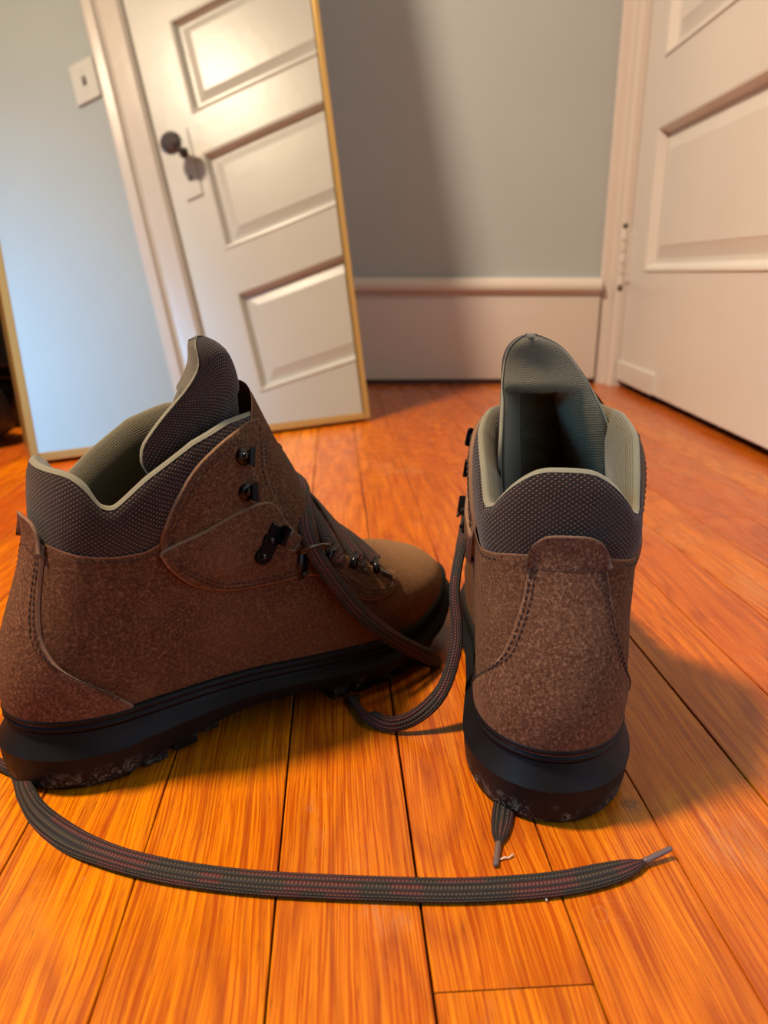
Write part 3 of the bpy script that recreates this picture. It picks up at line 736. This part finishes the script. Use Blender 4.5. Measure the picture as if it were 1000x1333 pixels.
    for s_, rng in ((-1, np.linspace(0, 1, 161)), (1, np.linspace(1, 0, 161)[1:-1])):
        for t in rng:
            g = (1-math.cos(math.pi*t))/2; x = XB+(.2805-XB)*(g if t > .5 else g)
            outl.append((x, yc(x)+s_*(0 if t in (0, 1) else hw(min(x, .28045), .036, s_ < 0))))
    outl = resample(outl, .0042, True); no = 60
    O = np.array(outl); mO = len(O)
    T = np.roll(O, -1, 0)-np.roll(O, 1, 0); T /= np.linalg.norm(T, axis=1, keepdims=True); NO = np.stack([T[:, 1], -T[:, 0]], 1)
    if NO[no//2, 1] > 0: NO = -NO
    def srow(off, zf):
        rr = []
        for q in range(mO):
            x, y = O[q]+NO[q]*off; rr.append((x, y, zf(O[q][0])))
        return rr
    W_ = zwelt
    wl = [(-.006, lambda x: W_(x)+.001), (.0004, lambda x: W_(x)+.0004), (.0020, lambda x: W_(x)-.0004), (.0026, lambda x: W_(x)-.0018), (.0018, lambda x: W_(x)-.0030), (.0004, lambda x: W_(x)-.0036), (.0016, lambda x: W_(x)-.0042), (.0024, lambda x: W_(x)-.0054), (.0016, lambda x: W_(x)-.0066), (-.001, lambda x: W_(x)-.0072)]
    V = [p for off, zf in wl for p in srow(off, zf)]
    put('welt', V, gfaces(len(wl), mO, True, flip=True), M_RUB)
    lp = lambda q: (lambda x: zbot(x)+(W_(x)-.0068-zbot(x))*q)
    wid = 1.0
    sl = [(-.001, lp(1.0)), (.0008, lp(.97)), (.0018, lp(.86)), (.0064, lp(.61)), (.0060, lp(.59)), (.0054, lp(.30)), (.0045, lp(.10)), (.0030, lambda x: zbot(x)+.0004), (.0010, zbot)]
    V = [p for off, zf in sl for p in srow(off, zf)]; Fs = gfaces(len(sl), mO, True, flip=True)
    b0 = (len(sl)-1)*mO; Fs.append(tuple(range(b0, b0+mO)))
    sharp(put('outsole', V, Fs, M_RUB), 17)
    # tread lugs along both edges
    def lug(x0, x1, s, zt_, zb_, dep=.016):
        V = []
        for z, ins in ((zt_, .0008), (zb_, .0022)):
            for x in (x0, x1):
                xx = min(x, .268); yo = yc(xx)+s*(hw(xx, .036, s < 0)+.0035-ins)
                V += [(x+(.0008 if x == x0 else -.0008)*(1 if z == zb_ else 0), yo, z), (x, yo-s*dep, z)]
        F = [(0, 1, 3, 2), (4, 6, 7, 5), (0, 2, 6, 4), (1, 5, 7, 3), (0, 4, 5, 1), (2, 3, 7, 6)]
        put('tread_lug', V, F if s > 0 else [f[::-1] for f in F], M_RUB, smooth=False)
    for s in (-1, 1):
        for x0, x1, zb_ in ((.0445, .058, .0008), (.0605, .0745, .0030), (.0765, .0870, .0070), (.154, .166, .0012), (.1685, .181, .0003), (.1835, .196, .0003), (.1985, .211, .0008), (.2135, .226, .0025), (.2285, .240, .0052), (.2425, .253, .0095), (.2555, .264, .0140)):
            lug(x0, x1, s, zbot((x0+x1)/2)+.004, zb_)
    # ---- hardware
    def frame_at(x, z, s, off=.0022):
        p, n_ = side_hit(x, z, s); n_ = n_.normalized(); upv = Vector((0, 0, 1)); t = (upv-n_*upv.dot(n_)).normalized(); f = t.cross(n_)*(1 if s < 0 else -1)
        return p+n_*off, n_, t, (f if f.x > 0 else -f)
    def M4(p, f, t, n_): return Matrix(((f.x, t.x, n_.x, p.x), (f.y, t.y, n_.y, p.y), (f.z, t.z, n_.z, p.z), (0, 0, 0, 1)))
    for s in (-1, 1):
        for hx, hz, tilt in ((.1065, .1500, .25), (.1070, .1325, .1)):
            p, n_, t, f = frame_at(hx, hz, s, .0022); M = M4(p, f, t, n_) @ Matrix.Rotation(-tilt, 4, 'Z')
            a = Acc(); a.tube([M @ Vector((-.001, 0, -.001)), M @ Vector((-.001, 0, .0012))], .0044, 16); a.ellipsoid(M @ Vector((-.001, 0, .0014)), (.0022, .0022, .0022)); hk = putacc('lace_hook', a, M_HW)
            # claw: rises from the base and bends back over toward the rear
            a = Acc(); path = [(.0005, 0, .0005), (.0028, 0, .0010), (.0040, 0, .0022), (.0036, 0, .0036), (.0018, 0, .0043), (-.0010, 0, .0041)]
            V = []; wd = [.0030, .0034, .0042, .0050, .0050, .0036]
            for (x, y, z), w in zip(path, wd):
                for th2 in (0, .0010):
                    V += [M @ Vector((x, -w, z+th2)), M @ Vector((x, w, z+th2))]
            Fk = []
            for i in range(len(path)-1):
                b = i*4; Fk += [(b, b+1, b+5, b+4), (b+2, b+6, b+7, b+3), (b, b+4, b+6, b+2), (b+1, b+3, b+7, b+5)]
            Fk += [(0, 2, 3, 1), (len(V)-4, len(V)-3, len(V)-1, len(V)-2)]
            a.add(V, Fk); putacc('hook_claw', a, M_HW, hk, smooth=False)
        # ankle clasp (locking eyelet) of the lace stay
        p, n_, t, f = frame_at(.1180, .1045, s, .0040); M = M4(p, f, t, n_) @ Matrix.Rotation(-.62, 4, 'Z')
        a = Acc()
        for cy in (-.0085, .0005): a.tube([M @ Vector((-.002, cy, -.001)), M @ Vector((-.002, cy, .0012))], .0042, 14); a.ellipsoid(M @ Vector((-.002, cy, .0014)), (.0021, .0021, .0018))
        a.box((-.0052, -.010, -.0005), (.0035, .009, .0010), M, .0003); a.box((.001, .0005, .0), (.0042, .0105, .0058), M, .0006)
        cl_ = putacc('lace_clasp', a, M_HW, smooth=False)
        a = Acc(); a.tube([M @ Vector(q) for q in ((.004, .000, .0045), (.0100, .0005, .0062), (.0108, .0085, .0062), (.0045, .0100, .0050), (.004, .000, .0045))], .0007, 6); putacc('clasp_wire', a, M_IRON, cl_)
        # d-ring loop that carries the lace
        p, n_, t, f = frame_at(.1375, .0885, s, .0022); M = M4(p, f, t, n_) @ Matrix.Rotation(-.15, 4, 'Z')
        a = Acc(); V = []
        for zz, k_ in ((-.0004, 1), (.0010, .85)):
            for i in range(18):
                th2 = 2*math.pi*i/18; V.append(M @ Vector((.0040*k_*math.cos(th2), -.001+.0085*k_*math.sin(th2), zz)))
        a.add(V, gfaces(2, 18, True)+[tuple(range(18, 36))]); a.ellipsoid(M @ Vector((0, -.006, .0012)), (.0022, .0022, .0014)); dr = putacc('ring_plate', a, M_HW)
        a = Acc(); a.tube([M @ Vector(q) for q in ((-.0038, .0055, .001), (-.0046, .0080, .0050), (.000, .0100, .0072), (.0062, .0105, .0078), (.0115, .0098, .0060), (.0120, .0078, .0030), (.0060, .0060, .0016), (-.0038, .0055, .001))], .00095, 8); putacc('lace_ring', a, M_IRON, dr)
        # three tubular loops down the vamp
        for lx, lz in ((.1590, .0845), (.1770, .0750), (.1950, .0665)):
            p, n_, t, f = frame_at(lx, lz, s, .0014); M = M4(p, f, t, n_) @ Matrix.Rotation(.55, 4, 'Z')
            a = Acc(); V = []
            for zz, k_ in ((-.0012, 1.05), (.0012, .85)):
                for i in range(16):
                    th2 = 2*math.pi*i/16; V.append(M @ Vector((.0030*k_*math.cos(th2)*(1 if math.sin(th2) > 0 else .7), -.004+.0068*k_*math.sin(th2), zz)))
            a.add(V, gfaces(2, 16, True)+[tuple(range(16, 32))]); lt_ = putacc('loop_plate', a, M_IRON)
            a = Acc(); a.tube([M @ Vector((-.0052, .0042, .0022)), M @ Vector((.0052, .0042, .0022))], .0022, 10); putacc('loop_tube', a, M_HW, lt_)
    inv = (Matrix.Translation(Vector(loc)) @ Matrix.Rotation(rz, 4, 'Z')).inverted()
    def w2l(p): v = inv @ Vector(p); return (v.x, v.y*ms_, v.z)
    def ribbon(nm, pts, ups, width, thick, k=10, wfun=None, parent=root, step=.0018, label=None):
        P = np.array(catmull(pts, k)); U = np.array(catmull(ups, k))
        P2 = resample(np.concatenate([P, U], 1), step); P, U = P2[:, :3], P2[:, 3:]
        n = len(P); V = []; UV = []; L_ = 0; T = np.gradient(P, axis=0); T /= np.linalg.norm(T, axis=1, keepdims=True)
        m_ = 16
        for i in range(n):
            if i: L_ += float(np.linalg.norm(P[i]-P[i-1]))
            n_ = U[i]-T[i]*(U[i]@T[i]); n_ /= np.linalg.norm(n_); b_ = np.cross(T[i], n_)
            kk = wfun(i/(n-1)) if wfun else 1
            tk = 1 if kk > .6 else .6+kk*.6
            for q in range(m_+1):
                th2 = 2*math.pi*q/m_; c_, s_ = math.cos(th2), math.sin(th2)
                V.append(P[i]+b_*width/2*kk*math.copysign(abs(c_)**.75, c_)+n_*thick/2*tk*math.copysign(abs(s_)**.75, s_)); UV.append((q/m_, L_))
        F = gfaces(n, m_+1, flip=True)
        cap = lambda o_: tuple(o_+q for q in range(m_))
        F += [cap(0), cap((n-1)*(m_+1))[::-1]]
        return put(nm, V, F, M_LACE, parent, uv=UV, label=label)
    # criss-cross lacing over the instep, one continuous lace part
    def over(x, z, s, off): p, n_ = side_hit(x, z, s); return p+n_*off
    pairs = [(.1950, .0665), (.1770, .0750), (.1590, .0845), (.1400, .0965)]
    def zz_path(start):
        pts = []; ups = []; s = start
        for i in range(len(pairs)-1):
            x0, z0 = pairs[i]; x1, z1 = pairs[i+1]
            p0 = over(x0-.001, z0+.004, s, .0035); p1 = over(x1+.001, z1+.002, -s, .0035)
            xm, zm = (x0+x1)/2, (z0+z1)/2
            mtop = Vector((xm, yc(xm), ztop(xm)+.0045+(.0018 if start > 0 else 0))); 
            for q, (pp, uu) in enumerate(((p0, (0, s*.8, .6)), ((p0*.5+mtop*.5)+Vector((.001, 0, .0022)), (.5, s*.35, .85)), (mtop, (.6, 0, .8)), ((p1*.5+mtop*.5)+Vector((.001, 0, .0022)), (.5, -s*.35, .85)), (p1, (0, -s*.8, .6)))):
                pts.append(tuple(pp)); ups.append(uu)
            s = -s
        return pts, ups, s
    for st_ in (-1, 1):
        pts, ups, se = zz_path(st_); ribbon('crossed_lace', pts, ups, .0092, .0024, 6)
    return dict(root=root, put=put, ribbon=ribbon, w2l=w2l, over=over, hit=side_hit, putacc=putacc)

BL = build_boot('hiking_boot', (-.154, .3345, 0), math.radians(36.5), False, 'brown suede hiking boot on the left, side view with its toe pointing right and away', 0.)
BR = build_boot('hiking_boot', (.0935, .288, 0), math.radians(78), True, 'brown suede hiking boot on the right, standing with its heel towards the viewer', -.013)

# ------------------------------------------------------------------ loose laces
UPZ = (0, 0, 1)
def world_ribbon(B, pts, ups, **kw):
    L = [B['w2l'](p) for p in pts]
    rz = B['root'].rotation_euler.z; mir = -1 if B is BR else 1
    U = []
    for u in ups:
        v = Matrix.Rotation(-rz, 3, 'Z') @ Vector(u); U.append((v.x, v.y*mir, v.z))
    return B['ribbon']('lace', L, U, kw.pop('width', .0095), kw.pop('thick', .0030), **kw)
def aglet(B, p, q, lace):
    a = Acc(); P, Q = Vector(B['w2l'](p)), Vector(B['w2l'](q)); a.tube([P, P+(Q-P)*.1, P+(Q-P)*.95, Q], [.0014, .0014, .0012, .0010], 10)
    B['putacc']('aglet', a, M_AGLET, lace)
# px -> floor plane helper values were solved beforehand; these are plain world coordinates
def onz(u, v, z=0.):
    d = Fw+Rt*((u-500)/1000)-Up*((v-666.5)/1000); t = (z-.235)/d.z; return Vector((0, 0, .235))+d*t
# lace C: round the left heel, under it, and across the floor
fl = [onz(u, v, .0022) for u, v in ((24, 1003), (33, 1033), (52, 1063), (92, 1093), (142, 1114), (200, 1130), (262, 1141), (335, 1149), (420, 1154), (500, 1157), (585, 1159), (665, 1156), (735, 1149), (795, 1136), (838, 1123))]
far = [B_ for B_ in (Vector((-.085, .418, .060)), Vector((-.120, .432, .020)), Vector((-.165, .428, .004)), Vector((-.200, .405, .0022)), Vector((-.205, .375, .0022)), Vector((-.185, .352, .0018)), Vector((-.168, .338, .0016)))]
st = Vector(BL['w2l']((0, 0, 0)))
Linv = Matrix.Translation(BL['root'].location) @ Matrix.Rotation(BL['root'].rotation_euler.z, 4, 'Z')
lstart = [Linv @ Vector(q) for q in ((.140, .038, .103), (.128, .049, .094), (.112, .052, .080))]
pts = lstart+far+fl
ups = [(-.3, .9, .2)]*3+[(-.3, .9, .3), (-.2, .5, .8)]+[(0, .25, 1)]*5+[(-.5, -.25, .85), (-.6, -.3, .7), (-.45, -.4, .75), (-.2, -.3, .9)]+[(0, -.1, 1)]*(len(fl)-4)
lc = world_ribbon(BL, pts, ups, wfun=lambda t: .72+.28*sm(.38, .58, t)+.22*sm(.6, .85, t) if t < .990 else 1.22*max(.24, (1-((t-.990)/.010)**2.5)**.5 if t < .9999 else .24)) 
aglet(BL, onz(838, 1122, .0022), onz(874, 1104, .0045), lc)
# lace A: from the left boot's ring down its outer side to the floor and back under the toe
lp_ = [Linv @ Vector(q) for q in ((.150, .0235, .1235), (.1625, .0060, .1245), (.1585, -.0130, .1230), (.1490, -.0285, .1150), (.1430, -.0385, .1060), (.1435, -.0440, .0950), (.1475, -.0475, .0850), (.1555, -.0500, .0715), (.1660, -.0540, .0560), (.1830, -.0580, .0380), (.2060, -.0580, .0200), (.2225, -.0560, .0085), (.2280, -.0490, .0032), (.2180, -.0380, .0020))]
nrm = Linv.to_3x3() @ Vector((0, -1, 0))
pu = [(-.1, .7, .7), tuple(Linv.to_3x3() @ Vector((.6, .1, .8))), tuple(Linv.to_3x3() @ Vector((.5, -.5, .7)))]+[tuple(nrm+Vector((0, 0, .35)))]*6+[tuple(nrm+Vector((0, 0, .5)))]*3+[tuple(nrm*.4+Vector((0, 0, .9)))]*2
world_ribbon(BL, lp_, pu, width=.0100)
# lace B: loop from the right boot's outer side to the floor
Rm = Matrix.Translation(BR['root'].location) @ Matrix.Rotation(BR['root'].rotation_euler.z, 4, 'Z')
rs = [Rm @ Vector(q) for q in ((.140, .030, .118), (.128, .043, .112))]
lb = rs+[Vector(q) for q in ((.0735, .4120, .100), (.0690, .3997, .088), (.0640, .3850, .070), (.0635, .3700, .047), (.0560, .3610, .024), (.0423, .3560, .011), (.0279, .3560, .0055), (.0155, .3660, .0050), (.0085, .3840, .0032), (.0079, .3890, .0019), (.0079, .3915, .0016))]
lu = [(-.9, 0, .3)]*2+[(-.85, -.5, .1)]*3+[(-.75, -.6, -.05)]*2+[(-.45, -.85, .15), (.0, -.95, .30), (.55, -.75, .35), (.7, -.2, .8), (.1, 0, 1), (0, 0, 1)]
world_ribbon(BR, lb, lu, width=.0085)
# lace D: end that comes out from under the right heel
ld = [onz(662, 1000, .0014), onz(656, 1050, .0015), onz(652, 1078, .0016), onz(649, 1098, .0016)]
dd = world_ribbon(BR, ld, [UPZ]*4, width=.0098, thick=.0028, wfun=lambda t: 1 if t < .62 else max(.28, (1-min(1, (t-.62)/.38)**2)**.5))
aglet(BR, onz(649, 1097, .0016), onz(645, 1127, .0014), dd)

# two bits of pale lint on the boards
M_LINT = MT('pale_lint', Base_Color=srgb(236, 214, 186), Roughness=.8).m
for nm_, q, lb_ in (('lint', [(651, 1119), (657, 1116), (662, 1117), (668, 1112)], 'tiny pale curl of lint on the board between the lace tip and the long lace'),
                    ('lint', [(708, 1165), (711, 1169), (712, 1173)], 'tiny pale fleck of lint touching the lower edge of the long lace')):
    a = Acc(); a.tube([onz(u, v, .0007+.0004*(i % 2)) for i, (u, v) in enumerate(q)], .00035, 6)
    a.build(nm_, M_LINT, None, True, label=lb_, cat='lint')
